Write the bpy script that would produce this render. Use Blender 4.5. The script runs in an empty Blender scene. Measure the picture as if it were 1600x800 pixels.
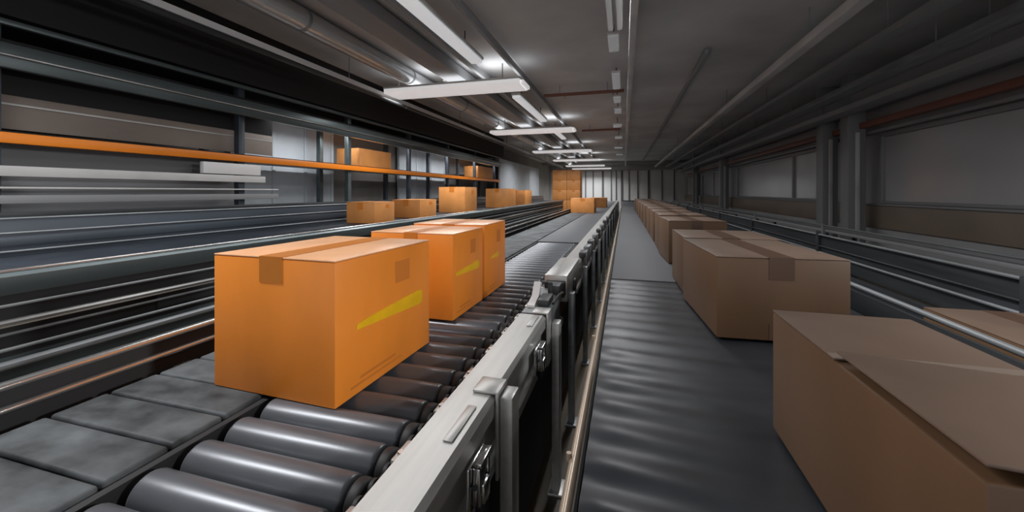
import bpy, bmesh, math, random
from mathutils import Vector, Matrix
random.seed(7)
scene = bpy.context.scene
COL = scene.collection
R = math.radians

# ------------------------------------------------------------------ materials
def mat(name, col, rough=0.5, metal=0.0, spec=0.5, noise=None, bump=None, emit=None, stretch=None):
    """noise=(scale, amount) mottles the colour; stretch=(sx,sy,sz) scales object space; bump=(scale, strength)"""
    m = bpy.data.materials.new(name); m.use_nodes = True
    nt = m.node_tree; b = nt.nodes['Principled BSDF']
    c = (*col, 1)
    b.inputs['Base Color'].default_value = c
    b.inputs['Roughness'].default_value = rough
    b.inputs['Metallic'].default_value = metal
    b.inputs['Specular IOR Level'].default_value = spec
    if emit:
        b.inputs['Emission Color'].default_value = (*emit[0], 1)
        b.inputs['Emission Strength'].default_value = emit[1]
    if noise or bump:
        tc = nt.nodes.new('ShaderNodeTexCoord')
        mp = nt.nodes.new('ShaderNodeMapping')
        nt.links.new(tc.outputs['Object'], mp.inputs['Vector'])
        if stretch: mp.inputs['Scale'].default_value = stretch
    if noise:
        n = nt.nodes.new('ShaderNodeTexNoise'); n.inputs['Scale'].default_value = noise[0]
        n.inputs['Detail'].default_value = 4
        nt.links.new(mp.outputs['Vector'], n.inputs['Vector'])
        r = nt.nodes.new('ShaderNodeValToRGB')
        a = noise[1]
        r.color_ramp.elements[0].position = 0.3; r.color_ramp.elements[1].position = 0.7
        r.color_ramp.elements[0].color = (*[max(0, x*(1-a)) for x in col], 1)
        r.color_ramp.elements[1].color = (*[min(1, x*(1+a)) for x in col], 1)
        nt.links.new(n.outputs['Fac'], r.inputs['Fac'])
        nt.links.new(r.outputs['Color'], b.inputs['Base Color'])
        rr = nt.nodes.new('ShaderNodeMapRange')
        rr.inputs['To Min'].default_value = max(0.05, rough-0.08); rr.inputs['To Max'].default_value = min(1, rough+0.08)
        nt.links.new(n.outputs['Fac'], rr.inputs['Value']); nt.links.new(rr.outputs['Result'], b.inputs['Roughness'])
    if bump:
        n2 = nt.nodes.new('ShaderNodeTexNoise'); n2.inputs['Scale'].default_value = bump[0]
        nt.links.new(mp.outputs['Vector'], n2.inputs['Vector'])
        bp = nt.nodes.new('ShaderNodeBump'); bp.inputs['Strength'].default_value = bump[1]
        bp.inputs['Distance'].default_value = 0.01
        nt.links.new(n2.outputs['Fac'], bp.inputs['Height'])
        nt.links.new(bp.outputs['Normal'], b.inputs['Normal'])
    return m

M = {}
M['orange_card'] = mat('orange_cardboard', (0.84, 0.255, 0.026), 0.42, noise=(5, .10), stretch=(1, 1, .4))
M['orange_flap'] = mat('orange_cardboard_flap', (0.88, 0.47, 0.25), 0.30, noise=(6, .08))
M['orange_tape'] = mat('amber_tape', (0.60, 0.20, 0.03), 0.3)
M['far_card'] = mat('ochre_cardboard', (0.60, 0.25, 0.07), 0.5, noise=(5, .12))
M['brown_card_dim'] = mat('brown_cardboard_dim', (0.138, 0.075, 0.038), 0.5, noise=(5, .10), stretch=(1, 1, .4))  # brown card, its tone lowered further for the dim right half
M['brown_flap_dim'] = mat('brown_cardboard_flap_dim', (0.18, 0.122, 0.09), 0.42, noise=(6, .08))  # flaps darkened along with the card, same dimming in the colour
M['brown_tape'] = mat('brown_tape', (0.11, 0.062, 0.04), 0.35)
M['pale_tape'] = mat('clear_tape', (0.27, 0.21, 0.17), 0.25)
M['yellow_print'] = mat('yellow_print', (0.86, 0.47, 0.003), 0.45, noise=(9, .12))
M['dark_print'] = mat('brown_print', (0.62, 0.185, 0.022), 0.5)
M['label_paper'] = mat('label_paper', (0.5, 0.45, 0.4), 0.5)
M['roller'] = mat('roller_coat', (0.105, 0.112, 0.125), 0.30, metal=.25, noise=(3, .22), stretch=(1, 4, 4))
M['rubber'] = mat('black_rubber', (0.012, 0.012, 0.013), 0.6)
M['alu'] = mat('brushed_aluminium', (0.46, 0.46, 0.445), 0.36, metal=.5, noise=(4, .12), stretch=(8, .6, 8))
M['steel'] = mat('galvanised_steel', (0.25, 0.265, 0.275), 0.38, metal=.4, noise=(3, .2), stretch=(6, .8, 6))
M['duct_metal'] = mat('spiral_duct_metal', (0.5, 0.515, 0.53), 0.3, metal=.5)
M['chrome'] = mat('chrome', (0.68, 0.68, 0.68), 0.16, metal=1.0)
M['dark_steel'] = mat('dark_steel', (0.042, 0.046, 0.050), 0.45, metal=.2, noise=(3, .25), stretch=(6, .5, 6))
M['bright_rail'] = mat('polished_rail', (0.60, 0.60, 0.59), 0.22, metal=.9, noise=(2, .35), stretch=(1, .5, 1))
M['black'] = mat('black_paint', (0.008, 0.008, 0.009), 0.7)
M['pit'] = mat('black_tray', (0.014, 0.014, 0.015), 0.75)
M['belt_worn'] = mat('worn_belt', (0.060, 0.066, 0.070), 0.6, spec=.25, noise=(7, .8), bump=(9, .5), stretch=(1, 1.5, 1))
M['belt_grey'] = mat('grey_belt', (0.075, 0.078, 0.085), 0.55, spec=.3, noise=(2, .06))
M['belt_dark'] = mat('dark_belt', (0.030, 0.033, 0.039), 0.38, spec=.34, noise=(5, .18), bump=(9, .12), stretch=(.6, 2.0, 1))
M['navy_belt'] = mat('navy_belt', (0.020, 0.025, 0.033), 0.45, spec=.3, noise=(4, .2))
M['brass_pipe'] = mat('beige_pipe', (0.42, 0.34, 0.26), 0.3, metal=.35)
M['floor'] = mat('sealed_floor', (0.12, 0.092, 0.058), 0.45, noise=(1.5, .35))
M['ceiling'] = mat('grey_ceiling', (0.60, 0.605, 0.615), 0.75, noise=(.6, .22))
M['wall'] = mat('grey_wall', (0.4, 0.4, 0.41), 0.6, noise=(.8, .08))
M['wall_left'] = mat('dark_grey_wall', (0.23, 0.22, 0.21), 0.6, noise=(.7, .2))  # mottled grey, darker than the right wall
M['far_wall'] = mat('pale_panel_wall', (0.6, 0.61, 0.62), 0.5)
M['seam'] = mat('seam_grey', (0.10, 0.10, 0.105), 0.6)
M['blue_panel'] = mat('pale_blue_panel', (0.56, 0.61, 0.66), 0.45, noise=(1.2, .12))
M['blue_grey'] = mat('blue_grey_paint', (0.055, 0.068, 0.085), 0.4, metal=.3, noise=(2, .2), stretch=(4, .5, 4))
M['orange_paint'] = mat('orange_paint', (0.86, 0.24, 0.012), 0.4, noise=(1.5, .1))
M['teal_grey'] = mat('teal_grey_steel', (0.11, 0.135, 0.14), 0.35, metal=.45, noise=(2, .2), stretch=(4, .5, 4))
M['tan_panel'] = mat('tan_panel', (0.26, 0.215, 0.185), 0.55, noise=(1.3, .25), stretch=(1, .5, 1))
M['grey_paint'] = mat('light_grey_paint', (0.58, 0.575, 0.57), 0.4, noise=(1, .2))
M['white_paint'] = mat('white_paint', (.8, .8, .8), .4)
M['mid_grey'] = mat('mid_grey_paint', (0.25, 0.255, 0.265), 0.45)
M['dark_grey'] = mat('dark_grey_paint', (0.28, 0.285, 0.295), 0.5)
M['red_brown'] = mat('red_brown_paint', (0.20, 0.075, 0.05), 0.5)
M['brown_dado'] = mat('brown_dado', (0.24, 0.19, 0.15), 0.55, noise=(1, .15))
M['window'] = mat('grey_glass', (0.45, 0.455, 0.47), 0.18, noise=(.6, .06))
M['lamp_white'] = mat('lamp_diffuser', (0.8, 0.8, 0.8), 0.4, emit=((1, .98, .99), 0.42))
M['tube_white'] = mat('tube_diffuser', (0.8, 0.8, 0.8), 0.4, emit=((.95, .97, 1), 0.40))
M['node_white'] = mat('small_lamp_diffuser', (0.5, 0.5, 0.5), 0.4, emit=((.95, .97, 1), 0.10))

# ------------------------------------------------------------------ mesh builder
class MB:
    def __init__(s): s.bm = bmesh.new()
    def box(s, x0, x1, y0, y1, z0, z1, bev=0.0, seg=2):
        t = bmesh.new()
        bmesh.ops.create_cube(t, size=1)
        bmesh.ops.scale(t, vec=(abs(x1-x0), abs(y1-y0), abs(z1-z0)), verts=t.verts)
        bmesh.ops.translate(t, vec=((x0+x1)/2, (y0+y1)/2, (z0+z1)/2), verts=t.verts)
        if bev: bmesh.ops.bevel(t, geom=list(t.edges), offset=bev, segments=seg, affect='EDGES', profile=.5)
        s._merge(t); return s
    def _merge(s, t):
        me = bpy.data.meshes.new('tmp'); t.to_mesh(me); t.free()
        s.bm.from_mesh(me); bpy.data.meshes.remove(me)
    def cyl(s, p0, p1, r, seg=16, r2=None, bev=0.0):
        p0, p1 = Vector(p0), Vector(p1); d = p1-p0
        t = bmesh.new()
        bmesh.ops.create_cone(t, cap_ends=True, segments=seg, radius1=r, radius2=r if r2 is None else r2, depth=d.length)
        if bev:
            e = [x for x in t.edges if len(x.link_faces) == 2 and any(len(f.verts) > 4 for f in x.link_faces)]
            bmesh.ops.bevel(t, geom=e, offset=bev, segments=3, affect='EDGES', profile=.5)
        q = Vector((0, 0, 1)).rotation_difference(d.normalized())
        bmesh.ops.transform(t, matrix=Matrix.Translation((p0+p1)/2) @ q.to_matrix().to_4x4(), verts=t.verts)
        s._merge(t); return s
    def tube(s, pts, r, seg=10):
        for a, b in zip(pts, pts[1:]): s.cyl(a, b, r, seg)
        return s
    def prism_y(s, prof, y0, y1):
        """profile of (x, z) points extruded along y"""
        t = bmesh.new()
        v0 = [t.verts.new((x, y0, z)) for x, z in prof]; v1 = [t.verts.new((x, y1, z)) for x, z in prof]
        n = len(prof)
        t.faces.new(v0); t.faces.new(v1[::-1])
        for i in range(n): t.faces.new((v0[i], v0[(i+1) % n], v1[(i+1) % n], v1[i]))
        bmesh.ops.recalc_face_normals(t, faces=t.faces)
        s._merge(t); return s
    def prism_x(s, prof, x0, x1):
        t = bmesh.new()
        v0 = [t.verts.new((x0, y, z)) for y, z in prof]; v1 = [t.verts.new((x1, y, z)) for y, z in prof]
        n = len(prof)
        t.faces.new(v0); t.faces.new(v1[::-1])
        for i in range(n): t.faces.new((v0[i], v0[(i+1) % n], v1[(i+1) % n], v1[i]))
        bmesh.ops.recalc_face_normals(t, faces=t.faces)
        s._merge(t); return s
    def build(s, name, m, parent=None, local=False, smooth=True, kind=None):
        off = Vector((0, 0, 0))
        if parent is not None:
            if not local:
                p = parent
                while p is not None: off += Vector(p.location); p = p.parent
        else:
            lo = Vector([min(v.co[i] for v in s.bm.verts) for i in range(3)])
            hi = Vector([max(v.co[i] for v in s.bm.verts) for i in range(3)])
            off = Vector(((lo.x+hi.x)/2, (lo.y+hi.y)/2, lo.z))
        bmesh.ops.translate(s.bm, vec=-off, verts=s.bm.verts)
        me = bpy.data.meshes.new(name); s.bm.to_mesh(me); s.bm.free()
        me.materials.append(m)
        if smooth:
            me.shade_smooth() if hasattr(me, 'shade_smooth') else None
            me.set_sharp_from_angle(angle=R(35))
        o = bpy.data.objects.new(name, me); COL.objects.link(o)
        if parent is not None: o.parent = parent
        else: o.location = off
        if kind: o['kind'] = kind
        return o

def thing(name, label, cat, loc=(0, 0, 0), rz=0, group=None):
    o = bpy.data.objects.new(name, None); COL.objects.link(o)
    o.empty_display_size = .1
    o.location = loc; o.rotation_euler = (0, 0, R(rz))
    return tag(o, label, cat, group)
def tag(o, label, cat, group=None):
    o['label'] = label; o['category'] = cat
    if group: o['group'] = group
    return o
def struct(name, mb, m): return mb.build(name, m, None, kind='structure')
def B(*a, **k): return MB().box(*a, **k)

# ------------------------------------------------------------------ the setting
CZ = 3.4
struct('floor', B(-5.6, 4.3, -5, 30.2, -.1, 0), M['floor'])
struct('ceiling', B(-5.6, 4.3, -5, 30.2, CZ, CZ+.1), M['ceiling'])
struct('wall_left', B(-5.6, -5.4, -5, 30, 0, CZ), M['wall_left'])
struct('wall_right', B(4.1, 4.3, -5, 30, 0, CZ), M['wall'])
struct('wall_far', B(-5.6, 4.3, 30, 30.2, 0, CZ), M['far_wall'])
# vertical seams and head trim of the far wall
sm = MB()
for i, x in enumerate([-3.6, -2.75, -2.2, -1.5, -.9, -.55, -.15, .35, .95, 1.7, 2.6, 3.4]):
    w = .035 if i % 3 else .07
    sm.box(x-w, x+w, 29.95, 29.999, .02, 2.95)
struct('trim_1', sm, M['seam'])
struct('trim_2', B(-5.4, 4.1, 29.7, 29.999, 2.97, 3.39, bev=.01), M['dark_grey'])
struct('trim_3', B(-5.4, 4.1, 26.6, 26.9, 3.22, 3.399, bev=.01), M['dark_grey'])
struct('baseboard_right', B(4.06, 4.099, -5, 29.9, .801, 1.17, bev=.005), M['brown_dado'])
struct('trim_4', B(4.04, 4.099, -5, 29.9, 1.175, 1.21, bev=.005), M['dark_grey'])
# black block standing in for the unlit void above the racking
struct('void_block', B(-5.399, -4.42, -5, 14.5, 2.72, CZ-.001), M['black'])

# windows of the right wall: frame with panes of dark grey glass
def window(n, y0, y1, mull):
    z0, z1 = 1.215, 2.36
    f = MB()
    f.box(4.03, 4.099, y0, y0+.07, z0, z1, bev=.006); f.box(4.03, 4.099, y1-.07, y1, z0, z1, bev=.006)
    f.box(4.03, 4.099, y0+.07, y1-.07, z1-.07, z1, bev=.006); f.box(4.03, 4.099, y0+.07, y1-.07, z0, z0+.04, bev=.004)
    for y in mull: f.box(4.04, 4.099, y-.05, y+.05, z0+.04, z1-.07, bev=.006)
    o = struct('window_%d' % n, f, M['dark_grey'])
    g = B(4.075, 4.098, y0+.071, y1-.071, z0+.041, z1-.071)
    p = g.build('pane', M['window'], o); return o
window(1, .6, 7.9, [])
window(2, 9.6, 16.4, [11.4])
window(3, 18.2, 23.2, [20.5])
window(4, 24.2, 28.8, [26.4])

# columns
def column(x, y, w, label, m='mid_grey', nm='square_column'):
    t = thing(nm, label, 'column', (x, y, 0), 0, 'columns along the right wall')
    B(-w/2, w/2, -w/2, w/2, .02, CZ-.001, bev=.015).build('shaft', M[m], t, local=True)
    B(-w/2-.04, w/2+.04, -w/2-.04, w/2+.04, 0, .02, bev=.004).build('base_plate', M['dark_steel'], t, local=True)
    B(-.03, .03, -w/2-.03, -w/2-.001, .3, 2.4, bev=.006).build('conduit', M['grey_paint'], t, local=True)
column(3.78, 8.15, .26, 'grey square column at the right wall, the nearer of the tall pair')
column(3.78, 9.05, .26, 'grey square column at the right wall, just behind the nearest column')
column(3.78, 17.3, .3, 'grey square column far down the right wall between the glazed bays')
column(3.78, 23.7, .3, 'grey square column farthest down the right wall, nearest the end wall')

# ------------------------------------------------------------------ ceiling services
def bar(name, label, cat, x, z, w, h, y0, y1, m, group=None, hang=True, hy=(), lip=True):
    """a run of tray or beam along the hall, with hangers to the ceiling"""
    t = thing(name, label, cat, (x, y0, z), 0, group)
    p = MB()
    if lip:
        p.box(x-w/2, x+w/2, y0, y1, z, z+.012, bev=.003)
        p.box(x-w/2, x-w/2+.012, y0, y1, z+.012, z+h); p.box(x+w/2-.012, x+w/2, y0, y1, z+.012, z+h)
    else: p.box(x-w/2, x+w/2, y0, y1, z, z+h, bev=min(w, h)*.12)
    p.build('run', M[m], t)
    if hang:
        n = max(2, int((y1-y0)/3.2))
        for i in range(n):
            y = y0+.4+(y1-y0-.8)*i/(n-1)
            MB().cyl((x, y, z+(.013 if lip else h+.001)), (x, y, CZ-.001), .006, 8).build('hanger_rod', M['mid_grey'], t)
    return t
g = 'overhead trays and beams'
bar('cable_tray', 'pale grey cable tray running the hall above the left racking, edge of the black void', 'cable tray', -3.93, 3.0, .15, .06, .5, 26, 'white_paint', g)
bar('cable_tray', 'slim dark tray high on the left, between the pale tray and the round duct', 'cable tray', -3.62, 3.28, .10, .05, .5, 26, 'dark_grey', g)
bar('ceiling_beam', 'broad grey beam under the ceiling, right beside the round metal duct', 'beam', -2.62, 3.2, .34, .16, .5, 24, 'mid_grey', g, hang=False, lip=False)
bar('ceiling_beam', 'thin dark beam left of the nearest lengthwise tube lamp', 'beam', -2.2, 3.25, .06, .1, .5, 24, 'dark_grey', g, hang=False, lip=False)
bar('ceiling_beam', 'thin dark beam right of the nearest lengthwise tube lamp', 'beam', -1.6, 3.25, .05, .1, .5, 24, 'dark_grey', g, hang=False, lip=False)
bar('ceiling_beam', 'pale grey slender beam running diagonally up the right half of the ceiling', 'beam', 1.93, 2.98, .12, .1, 1, 27, 'grey_paint', g, lip=False)
bar('ceiling_beam', 'thin dark beam over the right conveyor, left of the pale slender beam', 'beam', 1.1, 3.3, .05, .08, 6, 26, 'dark_grey', g, hang=False, lip=False)
bar('cable_tray', 'narrow grey tray along the right ceiling beside the pale slender beam', 'cable tray', 2.62, 2.98, .16, .07, 1, 27, 'mid_grey', g)
bar('cable_tray', 'grey tray with a bright edge, second from the right wall', 'cable tray', 3.02, 2.79, .2, .08, 1, 27, 'steel', g)
bar('cable_tray', 'wide dark tray hung near the right wall above the red-brown beam', 'cable tray', 3.44, 2.66, .26, .08, 1, 27, 'dark_grey', g)
bar('wall_beam', 'red-brown steel beam along the right wall above the glazing', 'beam', 3.86, 2.46, .1, .1, 1, 27, 'red_brown', g, hang=False, lip=False)
bar('wall_beam', 'light grey lintel beam on the right wall just above the windows', 'beam', 4.0, 2.37, .1, .05, .6, 29, 'mid_grey', g, hang=False, lip=False)
bar('wall_beam', 'dark grey duct along the upper right wall under the ceiling', 'duct', 3.84, 2.75, .3, .3, 1, 28, 'dark_grey', g, hang=False, lip=False)
# centre line tray with the small lamps beneath
bar('centre_tray', 'narrow pale tray running down the middle of the ceiling', 'cable tray', .09, 3.1, .07, .08, 2.0, 27, 'grey_paint', g)
# round ducts
def duct(x, z, r, y0, y1, label, m, seamstep=2.2, nm='round_duct'):
    t = thing(nm, label, 'duct', (x, y0, z-r), 0, 'pipes and ducts under the ceiling')
    MB().cyl((x, y0, z), (x, y1, z), r, 28).build('pipe', M[m], t)
    y = y0+.8
    while y < y1:
        MB().cyl((x, y-.02, z), (x, y+.02, z), r*1.06, 28).build('pipe_collar', M['steel'], t)
        y += seamstep
    y = y0+1.2
    while y < y1:
        MB().cyl((x, y, z+r*1.0), (x, y, CZ-.001), .006, 8).build('hanger_rod', M['mid_grey'], t)
        y += 4.4
duct(-3.34, 3.26, .122, .5, 26, 'round metal ventilation duct with a bright highlight under the left ceiling', 'duct_metal')
duct(-2.95, 3.31, .025, 6.2, 26, 'slim pale pipe passing over the crosswise lamps', 'grey_paint', 5, 'thin_pipe')
duct(-3.76, 2.92, .03, .5, 26, 'slim dark pipe beside the pale tray on the left ceiling', 'dark_steel', 5, 'thin_pipe')
for (y, x0, x1, lb) in ((7.4, -1.45, .0, 'red-brown sprinkler pipe across the ceiling behind the nearest crosswise lamp'),
                        (11.9, -1.2, -.1, 'red-brown sprinkler pipe across the ceiling behind the second crosswise lamp')):
    t = thing('sprinkler_pipe', lb, 'pipe', ((x0+x1)/2, y, 3.2), 0, 'pipes and ducts under the ceiling')
    MB().cyl((x0, y, 3.22), (x1, y, 3.22), .03, 14).build('pipe', M['red_brown'], t)
    for k in (.2, .8):
        x = x0+(x1-x0)*k
        MB().cyl((x, y, 3.25), (x, y, CZ-.001), .006, 8).build('hanger_rod', M['mid_grey'], t)
        MB().cyl((x+.1, y, 3.19), (x+.1, y, 3.14), .012, 10, r2=.022).build('sprinkler_head', M['chrome'], t)

# ------------------------------------------------------------------ lamps
def area(name, loc, sx, sy, power, spread, parent=None, rot=(0, 0, 0), col=(.985, .99, 1)):
    l = bpy.data.lights.new(name, 'AREA'); l.shape = 'RECTANGLE'; l.size = sx; l.size_y = sy
    l.energy = power; l.color = col; l.spread = R(spread)
    o = bpy.data.objects.new(name, l); COL.objects.link(o); o.location = loc; o.rotation_euler = [R(a) for a in rot]
    if parent is not None: o.parent = parent
    return o
def cross_lamp(y, x0, x1, label, power):
    z = 3.0; t = thing('ceiling_light', label, 'lamp', ((x0+x1)/2, y, z), 0, 'crosswise lamps above the left conveyor')
    L = (x1-x0)/2
    # tapering diffuser tray
    prof = [(-.27, .028), (-.2, 0), (.2, 0), (.27, .028), (.27, .07), (-.27, .07)]
    MB().prism_x(prof, -L, L).build('diffuser', M['lamp_white'], t, local=True)
    B(-L-.01, L+.01, -.28, .28, .0705, .1, bev=.006).build('housing', M['grey_paint'], t, local=True)
    for s in (-1, 1):
        B(s*L, s*(L+.05), -.2, .2, .012, .07, bev=.008).build('end_cap', M['lamp_white'], t, local=True)
        MB().cyl((s*L*.7, 0, .1), (s*L*.7, 0, CZ-z-.001), .008, 8).build('hanger_rod', M['dark_steel'], t, local=True)
    area('lamp_glow', (0, 0, -.012), x1-x0-.1, .42, power, 150, t)
    area('lamp_uplight', (0, 0, .112), x1-x0-.1, .42, power*UP, 170, t, rot=(180, 0, 0))
P = 75; UP = .10; SHL = 14; SL = 20; FL = 27
cross_lamp(.6, -3.8, -1.6, 'white crosswise ceiling lamp nearest the viewer, before the first one ahead', P)
cross_lamp(5.9, -3.75, -1.48, 'largest white crosswise ceiling lamp ahead, above the near cartons', P)
cross_lamp(10.5, -3.5, -1.28, 'second white crosswise ceiling lamp, behind the largest one', P)
cross_lamp(16.0, -3.55, -1.28, 'third white crosswise ceiling lamp down the hall', P)
cross_lamp(20.6, -3.5, -1.2, 'fourth white crosswise ceiling lamp, close to the far end', P)
cross_lamp(25.2, -3.5, -1.2, 'farthest white crosswise ceiling lamp before the end wall', P*1.4)
cross_lamp(28.4, -3.5, -.9, 'added crosswise fill lamp tucked against the dark beam at the end wall', P*1.3)  # extra lamp put in to brighten the far wall
def tube_lamp(x, y0, y1, w, label, power):
    z = 3.12; t = thing('tube_light', label, 'lamp', (x, (y0+y1)/2, z), 0, 'lengthwise tube lamps')
    L = (y1-y0)/2
    B(-w/2, w/2, -L, L, 0, .05, bev=.012).build('diffuser', M['tube_white'], t, local=True)
    B(-w*.6, w*.6, -L-.02, L+.02, .0505, .09, bev=.006).build('housing', M['grey_paint'], t, local=True)
    for s in (-.7, .7): MB().cyl((0, s*L, .09), (0, s*L, CZ-z-.001), .008, 8).build('hanger_rod', M['dark_steel'], t, local=True)
    area('lamp_glow', (0, 0, -.008), w*.9, y1-y0-.1, power, 150, t)
tube_lamp(-1.9, 2.2, 5.0, .15, 'lengthwise white tube lamp at the top of the photo, nearest of its line', 24)
tube_lamp(-1.9, 7.0, 9.6, .15, 'lengthwise white tube lamp crossing between the first and second crosswise lamps', 20)
tube_lamp(-1.9, 10.95, 13.0, .15, 'lengthwise white tube lamp just past the second crosswise lamp', 14)
for (y0, y1, lb) in ((4.45, 7.6, 'added fill strip under the top shelf of the racking, above the first shelf carton'),
                     (8.6, 13.6, 'added fill strip under the top shelf of the racking, its far bays')):
    t = thing('shelf_fill', lb, 'lamp', (-4.66, (y0+y1)/2, 2.49), 0, 'added fill strips of the racking')  # strip added to brighten the racking and the panels behind
    L = (y1-y0)/2
    B(-.03, .03, -L, L, 0, .03, bev=.008).build('diffuser', M['tube_white'], t, local=True)
    B(-.035, .035, -L, L, .0302, .0395, bev=.003).build('housing', M['grey_paint'], t, local=True)
    area('lamp_glow', (0, 0, -.01), .05, 2*L-.1, SHL*L, 160, t)
# small lamps in a row under the middle tray
for i, (y, ln, w, lb) in enumerate([
        (3.95, 1.05, .05, 'small lamp strip beside the middle tray, left one of the nearest pair'),
        (3.95, 1.05, .05, 'small lamp strip beside the middle tray, right one of the nearest pair'),
        (4.9, .5, .12, 'small square lamp under the ceiling just past the nearest pair of strips'),
        (6.6, .9, .12, 'small lamp beside the middle tray, level with the first crosswise lamp'),
        (7.9, .45, .13, 'small lamp beside the middle tray, after the gap'),
        (9.0, .45, .14, 'small lamp beside the middle tray, before the second crosswise lamp'),
        (11.0, .4, .22, 'small lamp beside the middle tray, just past the second crosswise lamp'),
        (13.4, .4, .22, 'small lamp beside the middle tray, between second and third crosswise lamps'),
        (16.5, .4, .3, 'small lamp beside the middle tray, level with the third crosswise lamp'),
        (19.5, .4, .3, 'farthest small lamp beside the middle tray')]):
    x = [-.14, -.045][i] if i < 2 else -.06-w/2
    t = thing('strip_light', lb, 'lamp', (x, y, 3.16), 0, 'small lamps beside the middle tray')
    B(-w/2, w/2, -ln/2, ln/2, 0, .03, bev=.008).build('diffuser', M['node_white'], t, local=True)
    B(-w/2-.008, w/2+.008, -ln/2-.008, ln/2+.008, .0305, .06, bev=.004).build('housing', M['grey_paint'], t, local=True)
    MB().cyl((0, 0, .06), (0, 0, CZ-3.16-.001), .008, 8).build('hanger_rod', M['dark_steel'], t, local=True)
    area('lamp_glow', (0, 0, -.008), w*.9, ln*.9, 9, 170, t)

for y, lb in ((.2, 'added slanted fill lamp under the middle tray, nearest the viewer'), (2.0, 'added slanted fill lamp under the middle tray, second from the viewer')):  # out-of-view lamps added to light the cartons' right faces
    t = thing('slanted_fill', lb, 'lamp', (.32, y, 3.08), 0, 'added slanted fill lamps over the aisle')
    B(-.06, .06, -.6, .6, 0, .03, bev=.01).build('diffuser', M['node_white'], t, local=True)
    B(-.07, .07, -.62, .62, .0305, .07, bev=.006).build('housing', M['grey_paint'], t, local=True)
    for k in (-.4, .4): MB().cyl((0, k, .07), (0, k, CZ-3.08-.001), .008, 8).build('hanger_rod', M['dark_steel'], t, local=True)
    area('lamp_glow', (-.03, 0, -.03), .1, 1.1, SL, 95, t, rot=(0, -48, 0))

for y, z, lb in ((.3, 2.3, 'added fill flood on the right wall, nearest the viewer'), (2.6, 2.5, 'added fill flood on the right wall, next along')):  # invented floods out of view, lighting right-hand carton faces and rail side
    t = thing('wall_fill', lb, 'lamp', (3.98, y, z), 0, 'added fill floods of the right wall')
    B(.0, .119, -.06, .06, -.06, .06, bev=.01).build('bracket', M['dark_steel'], t, local=True)
    B(-.06, -.001, -.22, .22, -.12, .12, bev=.012).build('housing', M['dark_steel'], t, local=True)
    B(-.068, -.0605, -.2, .2, -.1, .1, bev=.003).build('diffuser', M['node_white'], t, local=True)
    area('lamp_glow', (-.08, 0, 0), .2, .4, FL, 75, t, rot=(0, 74, 0))

# ------------------------------------------------------------------ left roller conveyor
SZ = .8
def leg(t, x, y, w, top, m='steel', nm='leg'):
    p = MB(); p.box(x-.018, x+.018, y-w/2, y+w/2, .012, top, bev=.004)
    p.box(x-.035, x+.035, y-w/2-.02, y+w/2+.02, 0, .012, bev=.003)
    return p.build(nm, M[m], t)
rc = thing('roller_conveyor', 'roller conveyor with dark rollers and an aluminium side rail, carrying the orange cartons', 'conveyor', (-1.0, .2, 0))
XR = -.336            # outer face of the side rail
prof = [(-.452, .835), (-.452, .85), (XR-.012, .85), (XR, .838), (XR, .796), (XR-.012, .79), (XR-.022, .785), (XR-.022, .69),
        (XR-.008, .684), (XR, .676), (XR, .645), (XR-.03, .645), (XR-.03, .655), (XR-.036, .66), (XR-.036, .835)]
MB().prism_y(prof, -.35, 1.74).build('side_rail', M['alu'], rc)
MB().prism_y(prof, 1.76, 2.28).build('side_rail', M['steel'], rc)
far = [(x, z+.012 if z > .8 else z) for x, z in prof]
MB().prism_y([(-.466 if x < -.44 else x, z) for x, z in prof], 2.96, 27).build('side_rail', M['alu'], rc)
# recessed slot covers and the clips over the rail
def clip(y, w):
    p = MB(); p.box(-.40, XR+.004, y-w/2, y+w/2, .851, .859, bev=.003)
    p.box(XR+.001, XR+.010, y-w/2, y+w/2, .62, .859, bev=.003)
    return p.build('rail_clip', M['alu'], rc)
for y in (1.06, 1.79): clip(y, .085)
B(-.385, -.362, .80, .95, .851, .854, bev=.001).build('slot_cover', M['alu'], rc)
B(-.385, -.362, 1.58, 1.72, .851, .854, bev=.001).build('slot_cover', M['alu'], rc)
# raised cover box further on, with the lever assembly before it
B(-.45, -.315, 2.30, 2.94, .76, .915, bev=.008).build('cover_box', M['alu'], rc)
B(-.44, -.325, 2.24, 2.298, .80, .885, bev=.006).build('cover_front', M['pit'], rc)
lv = MB(); lv.prism_x([(1.84, .851), (1.98, .851), (2.02, .93), (2.0, .94), (1.94, .88), (1.84, .862)], -.445, -.41)
lv.build('lever', M['grey_paint'], rc)
hw = MB(); hw.box(-.40, -.345, 1.86, 2.0, .8505, .885, bev=.006); hw.cyl((-.37, 2.05, .851), (-.37, 2.05, .93), .012, 12); hw.box(-.395, -.33, 2.1, 2.2, .8505, .9, bev=.008)
hw.build('bracket', M['dark_steel'], rc)
MB().tube([(-.33, 1.9, .86), (-.315, 2.0, .88), (-.315, 2.12, .86), (-.325, 2.2, .82)], .007, 8).build('cable_loop', M['rubber'], rc)
MB().cyl((-.318, 2.6, .80), (-.30, 2.6, .80), .04, 20, bev=.004).build('pulley', M['dark_steel'], rc)
# small dark sensor blocks along the rail
for i, y in enumerate((3.45, 3.85, 4.25, 4.9, 5.6, 6.4, 7.3, 8.6)):
    b = B(-.365, -.31, y-.11, y+.09, .852, .895, bev=.008).build('sensor_block', M['steel' if i % 2 else 'dark_steel'], rc)
    B(-.309, -.30, y-.1, y+.05, .80, .90, bev=.003).build('bracket', M['steel'], b)
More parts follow.
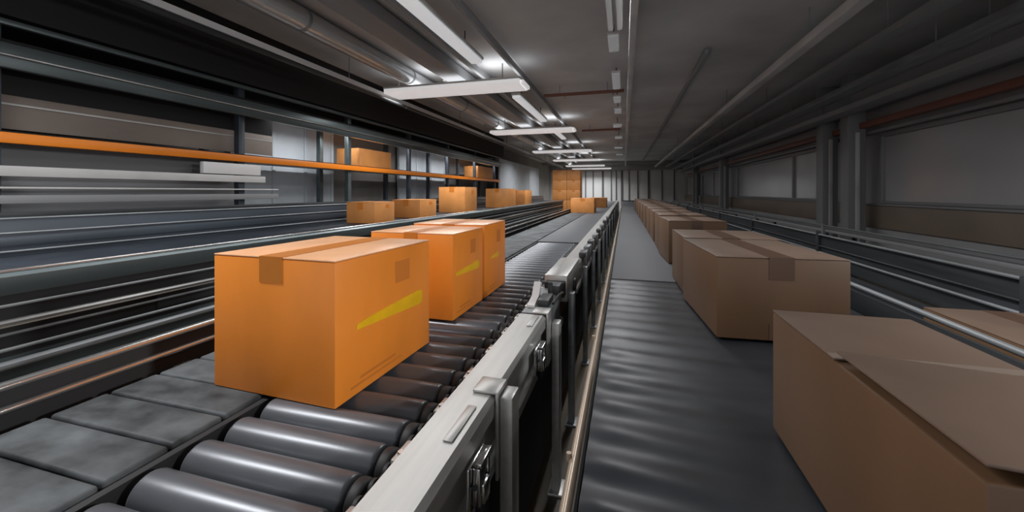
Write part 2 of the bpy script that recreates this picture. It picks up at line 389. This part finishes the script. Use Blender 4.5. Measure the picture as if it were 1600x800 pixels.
# latches
for y in (.86, 1.55):
    la = B(XR+.001, XR+.010, y-.05, y+.05, .685, .79, bev=.003).build('latch', M['chrome'], rc)
    m = MB(); m.box(XR+.011, XR+.030, y-.035, y-.022, .70, .785, bev=.003); m.box(XR+.011, XR+.030, y+.022, y+.035, .70, .785, bev=.003)
    m.box(XR+.012, XR+.034, y-.036, y+.036, .786, .798, bev=.003); m.box(XR+.014, XR+.036, y-.02, y+.02, .695, .742, bev=.006)
    m.build('latch_lever', M['chrome'], la)
    MB().cyl((XR+.018, y-.04, .745), (XR+.018, y+.04, .745), .006, 12).build('pin', M['dark_steel'], la)
    MB().cyl((XR+.020, y+.005, .66), (XR+.020, y+.005, .694), .016, 16, bev=.003).build('knob', M['rubber'], la)
for y in (1.06, 1.86, 2.42, 3.3, 4.2, 5.2, 6.3, 7.5, 9, 11, 13.5, 16, 19, 22, 25.5):
    leg(rc, XR+.03, y, .07 if y < 2 else .06, .79 if y > 1.1 else .845, 'alu' if y < 2 else 'steel')
    leg(rc, -1.53, y, .06, .78)
for y in (.5, 1.35, 2.15):
    B(-.50, -.37, y, y+.07, .56, .63, bev=.006).build('cross_tie', M['pit'], rc)
B(-1.02, -.46, -.35, 27, .60, .62).build('bed_pan', M['pit'], rc)
B(-.372, -.366, -.35, 27, .15, .64).build('side_skirt', M['pit'], rc)  # black sheet standing for the shaded gap under the rail
# worn belt lane beside the rollers
bl = MB(); y = -.35
while y < 6.5:
    bl.box(-1.49, -1.035, y, y+.124, .772, SZ, bev=.009, seg=3); y += .130
bl.box(-1.49, -1.035, y, 27, .772, SZ, bev=.006)
bl.build('belt', M['belt_worn'], rc)
B(-1.49, -1.035, -.35, 27, .70, .771).build('belt_bed', M['pit'], rc)
B(-1.028, -1.008, -.35, 4.72, .70, .79).build('divider_strip', M['black'], rc)
# smooth far belt
B(-1.02, -.47, 4.75, 27, .775, SZ, bev=.006).build('belt', M['belt_grey'], rc)
# rollers
RR = .047; PITCH = .103
r0 = MB().cyl((-.985, 0, 0), (-.546, 0, 0), RR, 28, bev=.012).build('roller', M['roller'], rc, local=True)
s0 = MB().cyl((-.5455, 0, 0), (-.512, 0, 0), .044, 20, bev=.010).build('drive_sprocket', M['rubber'], r0, local=True)
x0 = MB().cyl((-1.004, 0, 0), (-.986, 0, 0), .018, 10).build('shaft', M['steel'], r0, local=True)
ys = [.30 - .206 + PITCH*i for i in range(45)]
for i, y in enumerate(ys):
    if i == 0: o, s, sh = r0, s0, x0
    else:
        o = r0.copy(); COL.objects.link(o); o.parent = rc
        s = s0.copy(); COL.objects.link(s); s.parent = o
        sh = x0.copy(); COL.objects.link(sh); sh.parent = o
    o.location = Vector((0, y, SZ-RR)) - Vector(rc.location)
ch = MB()
y = -.1
while y < 4.7:
    ch.cyl((-.511, y, .775), (-.503, y, .775), .020, 14); ch.box(-.509, -.504, y, y+.05, .768, .784); y += .0515
ch.build('drive_chain', M['rubber'], rc)
y = -.05
while y < 4.6:
    kp = MB().box(-.500, -.468, y, y+.075, .790, .806, bev=.004).build('keeper_plate', M['alu'], rc)
    MB().cyl((-.484, y+.02, .8065), (-.484, y+.02, .815), .008, 8).build('bolt', M['chrome'], kp); y += .206
B(-.502, -.462, -.1, 4.7, .775, .789).build('chain_guard', M['black'], rc)
B(-.461, -.453, -.1, 4.7, .60, .79).build('inner_plate', M['pit'], rc)
# left guide channel with two bright lips
for z in (.832, .893): MB().cyl((-1.55, -.35, z), (-1.55, 27, z), .011, 12).build('guide_rail', M['bright_rail'], rc)
B(-1.575, -1.565, -.35, 27, .68, .90, bev=.002).build('guide_plate', M['pit'], rc)
B(-1.561, -1.495, -.35, 27, .70, .765, bev=.003).build('guide_base', M['black'], rc)
for i in range(14):
    y = .4+i*2.0
    B(-1.564, -1.556, y, y+.05, .76, .9).build('guide_post', M['dark_steel'], rc)

# ------------------------------------------------------------------ right belt conveyor
bc = thing('belt_conveyor', 'belt conveyor with a rippled dark belt, carrying the brown cartons on the right', 'conveyor', (.5, .2, 0))
def ripple_belt(x0, x1, y0, y1):
    m = MB(); bm = m.bm; nx, ny = 40, 420; V = []
    for j in range(ny+1):
        row = []
        y = y0+(y1-y0)*j/ny
        for i in range(nx+1):
            x = x0+(x1-x0)*i/nx
            u = (x-x0)
            fade = max(0, 1-u/.6)**1.3*min(1, (u+.02)/.05)
            ph = (y+.10*u+.012*math.sin(3*y))*2*math.pi/.128
            a = .012*(.75+.35*math.sin(2.1*y+1)+.2*math.sin(5.3*y))
            edge = min(1, (y1-y)/.25)
            z = SZ-.012 + fade*edge*a*math.sin(ph) + .0018*math.sin(6*y+9*x)*math.sin(11*x-3*y)*min(1, u*4)*edge
            row.append(bm.verts.new((x, y, z)))
        V.append(row)
    for j in range(ny):
        for i in range(nx): bm.faces.new((V[j][i], V[j][i+1], V[j+1][i+1], V[j+1][i]))
    # turned-down edges and underside
    for i_ in (0, nx):
        low = [bm.verts.new((V[j][i_].co.x, V[j][i_].co.y, SZ-.04)) for j in range(ny+1)]
        for j in range(ny): bm.faces.new((V[j][i_], V[j+1][i_], low[j+1], low[j]) if i_ == 0 else (V[j+1][i_], V[j][i_], low[j], low[j+1]))
    bmesh.ops.recalc_face_normals(bm, faces=bm.faces)
    return m
ripple_belt(-.085, 1.14, -.35, 2.86).build('belt', M['belt_dark'], bc)
B(-.085, 1.14, 2.875, 26.5, .765, SZ-.006, bev=.004).build('smooth_belt', M['belt_grey'], bc)
B(-.08, 1.135, 2.861, 2.874, .74, SZ-.02).build('belt_seam', M['black'], bc)
B(-.08, 1.13, -.35, 26.5, .70, .74).build('bed', M['pit'], bc)
B(-.1, 1.14, 26.52, 26.8, .74, .86, bev=.02).build('end_drum', M['pit'], bc)
p = MB().cyl((-.108, -.35, .792), (-.108, 26.5, .792), .0115, 14).build('edge_pipe', M['brass_pipe'], bc)
for y in (.9, 1.66, 2.9, 4.6, 7, 10, 14):
    MB().cyl((-.12, y, .792), (-.12, y, .81), .006, 8).build('pipe_stud', M['brass_pipe'], p)
B(-.094, -.088, -.35, 26.5, .5, .785).build('side_skirt', M['pit'], bc)
for y in (.6, 2.4, 4.2, 6.4, 9, 12, 15, 19, 23): leg(bc, -.06, y, .06, .70, 'dark_steel'); leg(bc, 1.1, y, .06, .70, 'dark_steel')
B(1.165, 1.18, -.35, 26.5, .70, .88, bev=.003).build('guide_plate', M['dark_steel'], bc)
MB().cyl((1.2, -.35, .895), (1.2, 26.5, .895), .013, 12).build('guide_rail', M['steel'], bc)
B(1.141, 1.164, -.35, 26.5, .70, .73).build('guide_base', M['pit'], bc)
for i in range(10):
    y = .5+i*2.6
    B(1.181, 1.195, y, y+.05, .70, .885, bev=.002).build('guide_post', M['steel'], bc)

# ------------------------------------------------------------------ raised conveyor on the left
UZ = 1.035
uc = thing('raised_conveyor', 'raised dark belt conveyor in front of the orange racking, carrying small cartons', 'conveyor', (-2.9, .2, 0))
B(-3.36, -2.56, -.6, 17, 1.005, UZ-.005, bev=.004).build('belt', M['navy_belt'], uc)
pr = [(-2.555, .965), (-2.555, 1.045), (-2.545, 1.055), (-2.50, 1.055), (-2.488, 1.043), (-2.488, .985), (-2.50, .965)]
MB().prism_y(pr, -.6, 17).build('front_rail', M['teal_grey'], uc)
MB().cyl((-2.535, -.6, 1.062), (-2.535, 17, 1.062), .008, 10).build('rail_lip', M['bright_rail'], uc)
for (z, r, m) in ((.92, .007, 'steel'), (.845, .017, 'bright_rail'), (.80, .007, 'steel'), (.735, .008, 'steel'), (.67, .018, 'steel'), (.585, .012, 'bright_rail')):
    MB().cyl((-2.50, -.6, z), (-2.50, 17, z), r, 10).build('side_bar', M[m], uc)
B(-2.53, -2.52, -.6, 17, .70, .962).build('side_panel', M['pit'], uc)
B(-2.531, -2.521, -.6, 17, .50, .699).build('side_panel', M['teal_grey'], uc)
B(-2.519, -2.513, 1.6, 12, .75, .83).build('side_strip', M['dark_steel'], uc)
# rear guard with its ledges
B(-3.42, -3.37, -.6, 17, 1.0, 1.25, bev=.006).build('rear_guard', M['blue_grey'], uc)
for z, m in ((1.248, 'steel'), (1.165, 'steel'), (1.06, 'steel')):
    MB().cyl((-3.365, -.6, z), (-3.365, 17, z), .006, 8).build('guard_bar', M[m], uc)
B(-3.369, -3.36, -.6, 17, 1.09, 1.145, bev=.002).build('guard_strip', M['blue_grey'], uc)
for i in range(9):
    y = .2+i*2.05
    leg(uc, -2.57, y, .07, 1.0, 'dark_steel'); leg(uc, -3.34, y, .07, 1.0, 'dark_steel')
B(-3.3, -2.6, -.6, 17, .96, 1.003).build('bed', M['pit'], uc)

# low equipment run between the raised conveyor and the near one
lc = thing('guard_rail_run', 'low dark side run with steel lips, between the roller conveyor and the raised one', 'guard rail', (-2.0, .2, 0))
B(-2.06, -1.94, -.5, 17, .40, .52, bev=.01).build('channel', M['dark_steel'], lc)
MB().cyl((-1.93, -.5, .53), (-1.93, 17, .53), .012, 10).build('lip', M['steel'], lc)
for i in range(8): leg(lc, -2.0, .4+i*2.3, .06, .40, 'dark_steel')

# ------------------------------------------------------------------ right guide conveyor
sc_ = thing('side_conveyor', 'low side conveyor with steel rails along the right, beyond the brown cartons', 'conveyor', (1.7, .2, 0))
B(1.34, 2.02, -.35, 26, .50, .55, bev=.006).build('belt', M['belt_dark'], sc_)
for x in (1.30, 2.06): B(x-.02, x+.02, -.35, 26, .42, .60, bev=.005).build('side_frame', M['dark_steel'], sc_)
for z, r, m in ((.73, .012, 'steel'), (.80, .008, 'dark_steel'), (.925, .012, 'steel')):
    MB().cyl((2.1, -.35, z), (2.1, 26, z), r, 10).build('guard_bar', M[m], sc_)
B(2.115, 2.125, -.35, 26, .60, .92).build('guard_plate', M['dark_steel'], sc_)
for i in range(11):
    y = .4+i*2.4
    B(2.085, 2.115, y, y+.05, .55, .94, bev=.003).build('guard_post', M['dark_steel'], sc_)
    leg(sc_, 1.34, y, .06, .42, 'dark_steel'); leg(sc_, 2.04, y, .06, .42, 'dark_steel')
wr = thing('rail_bench', 'long grey rail bench along the foot of the brown right wall panel', 'rail', (3.1, 2, 0))
B(2.9, 3.3, .4, 27, .80, .84, bev=.006).build('bench_top', M['mid_grey'], wr)
for z in (.70, .9): MB().cyl((2.88, .4, z), (2.88, 27, z), .012, 10).build('bench_rail', M['steel'], wr)
for i in range(9):
    leg(wr, 2.92, .6+i*3.2, .06, .80, 'dark_steel'); leg(wr, 3.27, .6+i*3.2, .06, .80, 'dark_steel')
    B(2.87, 2.90, .6+i*3.2, .65+i*3.2, .65, .92).build('rail_post', M['mid_grey'], wr)

# ------------------------------------------------------------------ racking on the left
pr_ = thing('pallet_rack', 'steel racking along the left wall with one long orange beam', 'shelving', (-4.8, 1, 0))
for i in range(8):
    y = -.2+i*2.0
    for x in (-4.57, -5.15):
        B(x-.04, x+.04, y-.04, y+.04, 0, 2.7, bev=.005).build('upright', M['blue_grey' if i != 3 else 'teal_grey'], pr_)
B(-4.525, -4.475, -.6, 14.2, 1.77, 1.853, bev=.006).build('orange_beam', M['orange_paint'], pr_)
B(-5.22, -4.53, -.6, 14.2, 1.80, 1.845).build('deck', M['dark_grey'], pr_)
B(-4.524, -4.476, -.6, 14.2, 1.8535, 1.862).build('beam_lip', M['black'], pr_)
B(-4.53, -4.49, -.6, 4.1, 1.52, 1.60, bev=.004).build('grey_beam', M['grey_paint'], pr_)
B(-4.535, -4.48, 3.3, 4.02, 1.61, 1.74, bev=.004).build('white_panel', M['white_paint'], pr_)
B(-4.53, -4.49, -.6, 4.3, 1.425, 1.44, bev=.003).build('thin_beam', M['grey_paint'], pr_)
B(-4.53, -4.49, -.6, 4.3, 1.31, 1.375, bev=.004).build('grey_beam', M['mid_grey'], pr_)
B(-4.53, -4.49, -.6, 14.2, 1.20, 1.245, bev=.004).build('dark_beam', M['dark_steel'], pr_)
B(-5.22, -4.535, -.6, 14.2, 1.19, 1.21).build('deck', M['dark_grey'], pr_)
B(-4.50, -4.44, -.6, 14.2, 2.33, 2.52, bev=.008).build('upper_beam', M['teal_grey'], pr_)
MB().cyl((-4.432, -.6, 2.425), (-4.432, 14.2, 2.425), .012, 10).build('beam_glint', M['bright_rail'], pr_)  # bright rod in place of the reflection line along the beam
B(-4.50, -4.45, -.6, 14.2, 2.655, 2.70, bev=.005).build('top_beam', M['teal_grey'], pr_)
B(-5.22, -4.51, -.6, 14.2, 2.53, 2.56).build('deck', M['black'], pr_)
B(-4.72, -4.70, -.6, 4.4, 1.90, 2.17, bev=.003).build('back_panel', M['tan_panel'], pr_)
B(-4.699, -4.69, -.6, 4.4, 2.09, 2.105).build('panel_strip', M['grey_paint'], pr_)
B(-4.73, -4.71, -.6, 4.4, 2.171, 2.529).build('back_panel', M['black'], pr_)  # black sheet in place of the dark void behind the beams
B(-4.80, -4.78, -.6, 3.9, 1.215, 1.79).build('back_panel', M['mid_grey'], pr_)
# pale cladding of the wall between the bays
for (y0, y1, m, lb) in ((4.3, 6.35, 'blue_panel', 'pale blue-grey partition panel behind the racking, left of the first shelf carton'),
                    (8.6, 11.2, 'blue_panel', 'pale blue-grey partition panel behind the racking, between the shelf cartons'),
                    (14.6, 22.0, 'blue_panel', 'pale blue-grey partition panel beyond the end of the racking')):
    t = thing('partition_panel', lb, 'panel', (-4.95 if y0 > 14 else -5.34, (y0+y1)/2, 0), 0, 'pale panels on the left')
    L = (y1-y0)/2
    x = 0 if y0 < 14 else .3
    B(x-.02, x+.02, -L, L, 0, 2.7, bev=.005).build('sheet', M[m], t, local=True)
    for k in range(4):
        y = -L+.05+(2*L-.1)*k/3
        B(x+.021, x+.035, y-.03, y+.03, 0, 2.65, bev=.004).build('stud', M[m], t, local=True)

# ------------------------------------------------------------------ cartons
def carton(nm, label, group, xl, yf, z, w, d, h, rz=0, style='orange', tape='y', stripe=None, prints=True, detail=2, open_flap=False, tape_mat=None, tape_drop=.09, foot_tape=False):
    """xl: left edge, yf: front edge; local origin at the centre of the base"""
    card, flap, tp = {'orange': ('orange_card', 'orange_flap', 'orange_tape'), 'far': ('far_card', 'far_card', 'orange_tape'),
                      'brown': ('brown_card_dim', 'brown_flap_dim', 'brown_tape')}[style]
    t = thing(nm, label, 'box', (xl+w/2, yf+d/2, z), rz, group)
    W, D = w/2, d/2; th = .005
    B(-W, W, -D, D, .001, h-th, bev=.004).build('carton_body', M[card], t, local=True)
    gap = .004
    if tape == 'y':
        f1 = (-W, -gap, -D, D); f2 = (gap, W, -D, D)
    else:
        f1 = (-W, W, -D, -gap); f2 = (-W, W, gap, D)
    for k, (a, b, c, e) in enumerate((f1, f2)):
        if open_flap and k == 0:
            # this flap has sprung up a little at its near free corner
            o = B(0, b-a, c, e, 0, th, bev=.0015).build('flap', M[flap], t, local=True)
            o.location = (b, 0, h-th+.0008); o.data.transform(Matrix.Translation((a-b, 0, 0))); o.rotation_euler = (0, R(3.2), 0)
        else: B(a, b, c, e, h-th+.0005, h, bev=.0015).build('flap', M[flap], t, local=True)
    tw = min(w, d)*.095
    if tape_mat: tp = tape_mat
    if detail:
        m = MB()
        if tape == 'y':
            m.box(-tw, tw, -D-.001, D+.001, h+.0003, h+.0012)
            m.box(-tw, tw, -D-.0015, -D-.0005, h-tape_drop, h+.0012); m.box(-tw, tw, D+.0005, D+.0015, h-tape_drop, h+.0012)
        else:
            m.box(-W-.001, W+.001, 0 if open_flap else -tw, tw, h+.0003, h+.0012)
            if tape_drop > .02: m.box(W+.0005, W+.0015, -tw, tw, h-tape_drop, h+.0012); m.box(-W-.0015, -W-.0005, -tw, tw, h-tape_drop, h+.0012)
        m.build('tape', M[tp], t, local=True)
    if foot_tape:
        B(-tw, tw, -D-.0015, -D-.0005, .004, .07).build('tape', M[tp], t, local=True)
    if stripe:
        y0, y1, z0, z1 = stripe
        # band of yellow print on the side, thicker towards the far end
        m = MB(); q = .3*(z1-z0)
        m.prism_x([(y0, z0+q), (y1-.02, z0), (y1, z0+q*.5), (y1, z1-q*.4), (y1-.03, z1), (y0+.04, z1-q), (y0, z1-q*1.4)], W+.0004, W+.0012)
        m.build('yellow_print', M['yellow_print'], t, local=True)
    if prints and detail > 1:
        dm = M['dark_print' if style != 'brown' else 'brown_tape']
        for a, b, c, e in ((.12, .62, .06, .075), (.2, .55, .10, .12), (.55, .72, .70, .88)):
            B(W+.0004, W+.0010, -D+a*d, -D+b*d, c*h, e*h).build('printed_mark', dm, t, local=True)
    return t
OC = 'orange cartons on the roller conveyor'
G = dict(group=OC)
carton('cardboard_carton', 'large orange carton nearest the viewer on the left rollers, with a yellow mark', OC, -1.215, .925, SZ, .46, .515, .41, rz=-2,
       stripe=(-.17, .20, .175, .23), tape_drop=.075)
carton('cardboard_carton', 'second orange carton on the rollers, close behind the big one, yellow mark on its side', OC, -1.205, 1.70, SZ, .445, .385, .405, rz=-1,
       stripe=(-.16, .14, .19, .235))
carton('cardboard_carton', 'third orange carton in the close row on the rollers, behind the second', OC, -1.20, 2.105, SZ, .445, .405, .415, rz=0,
       stripe=(-.1, .06, .2, .23), tape='y')
carton('cardboard_carton', 'orange carton alone far along the left belt, nearer of the far two', OC, -1.48, 11.5, SZ, .66, .9, .42, style='far', detail=1)
carton('cardboard_carton', 'orange carton farthest along the left belt, by the aluminium rail', OC, -1.27, 15.6, SZ, .62, .9, .38, style='far', detail=1)
BC = 'brown cartons on the right conveyor'
carton('cardboard_carton', 'long brown carton filling the lower right corner, top flap edge raised', BC, .365, .535, SZ, .285, .62, .30, style='brown', tape='x', prints=False, tape_drop=.01, open_flap=True, tape_mat='pale_tape')
carton('cardboard_carton', 'big brown taped carton second from the viewer on the right belt', BC, .345, 1.82, SZ, .48, .64, .336, rz=4, style='brown', tape='y', foot_tape=True)
carton('cardboard_carton', 'brown carton tight behind the big taped one on the right belt', BC, .335, 2.51, SZ, .50, .52, .335, rz=1, style='brown')
carton('cardboard_carton', 'brown carton fourth from the viewer in the right row, standing after a gap', BC, .345, 3.58, SZ, .45, .60, .36, rz=3, style='brown')
carton('cardboard_carton', 'brown carton fifth in the right row, close behind the fourth', BC, .342, 4.25, SZ, .44, .62, .37, rz=0, style='brown')
for i, (y, w, d, h, lb) in enumerate([
        (5.12, .44, .7, .366, 'brown carton sixth in the right row, after a short gap'),
        (5.95, .50, .8, .37, 'brown carton seventh in the right row, partly behind the sixth'),
        (7.0, .52, .9, .37, 'brown carton eighth in the right row'),
        (8.2, .52, 1.0, .37, 'brown carton ninth in the right row'),
        (9.6, .54, 1.1, .37, 'brown carton tenth in the right row'),
        (11.2, .54, 1.2, .37, 'brown carton second from the far end of the right row'),
        (13.0, .55, 1.3, .37, 'brown carton at the far end of the right row')]):
    carton('cardboard_carton', lb, BC, .345, y, SZ, w, d, h, style='brown', detail=1, prints=False)
carton('cardboard_carton', 'brown carton on the low side conveyor at the right edge of the photo', 'cartons on the side conveyor', 1.40, 1.35, .552, .54, 1.05, .29, style='brown', tape='y', prints=False)
RC = 'small cartons on the raised conveyor'
for (x, y, w, d, h, st, lb) in [(-3.17, 4.0, .38, .42, .25, 'far', 'flat orange carton, leftmost on the raised conveyor'),
        (-3.20, 5.0, .45, .5, .26, 'far', 'flat orange carton, second from left on the raised conveyor'),
        (-3.2, 6.5, .50, .6, .46, 'far', 'tall orange carton, third from left on the raised conveyor'),
        (-3.16, 8.9, .55, .7, .45, 'far', 'tall orange carton, fourth from left on the raised conveyor'),
        (-3.15, 10.4, .58, .8, .42, 'far', 'orange carton last along the raised conveyor, rightmost')]:
    carton('cardboard_carton', lb, RC, x, y, UZ-.004, w, d, h, style=st, detail=2 if y < 8 else 1, prints=y < 8)
SC = 'cartons on the racking'
carton('cardboard_carton', 'orange carton standing on the orange shelf beam of the racking, nearer one', SC, -5.02, 6.07, 1.847, .48, 1.0, .34, style='far', prints=False)
carton('cardboard_carton', 'pale orange carton on the orange shelf beam near the racking end', SC, -5.02, 12.05, 1.847, .48, 1.5, .40, style='far', prints=False, detail=1)
# stack at the end of the raised conveyor
pal = thing('pallet', 'wooden pallet under the tall carton stack at the far left', 'pallet', (-2.5, 18.5, 0))
M['wood'] = mat('pallet_wood', (.22, .14, .08), .7, noise=(3, .2))
m = MB()
for k in range(5): m.box(-3.15+.0+k*.29, -3.15+.2+k*.29, 18, 19, .12, .14)
m.build('deck_boards', M['wood'], pal)
for k in range(3): B(-3.15+k*.58, -3.05+k*.58, 18, 19, 0, .119).build('bearer', M['wood'], pal)
for r in range(5):
    for c in range(2):
        lv_ = ['bottom', 'second', 'middle', 'fourth', 'topmost'][r]
        carton('cardboard_carton', '%s carton in the %s column of the tall far stack on the pallet' % (lv_, ['left', 'right'][c]), 'cartons of the tall far stack',
               -3.16+c*.66, 18.02+.02*(r % 2), .141+r*.452, .65-.05*c, .9, .45, style='far', detail=1, prints=False)

# ------------------------------------------------------------------ world, camera, view
w = bpy.data.worlds.new('world'); scene.world = w; w.use_nodes = True
w.node_tree.nodes['Background'].inputs['Color'].default_value = (.66, .66, .68, 1)
w.node_tree.nodes['Background'].inputs['Strength'].default_value = 1.5
cam = bpy.data.cameras.new('camera'); co = bpy.data.objects.new('camera', cam); COL.objects.link(co)
cam.sensor_fit = 'HORIZONTAL'; cam.sensor_width = 36
F = 620
cam.lens = F/1600*36
cam.shift_y = -100/1600
cam.clip_start = .02
co.location = (0, 0, 1.4)
co.rotation_euler = (R(90), 0, math.atan(175/F))
scene.camera = co
scene.view_settings.view_transform = 'Standard'
scene.view_settings.look = 'None'
scene.view_settings.exposure = 0
scene.view_settings.gamma = 1
scene.view_settings.use_curve_mapping = False
scene.cycles.use_denoising = True
scene.cycles.max_bounces = 8
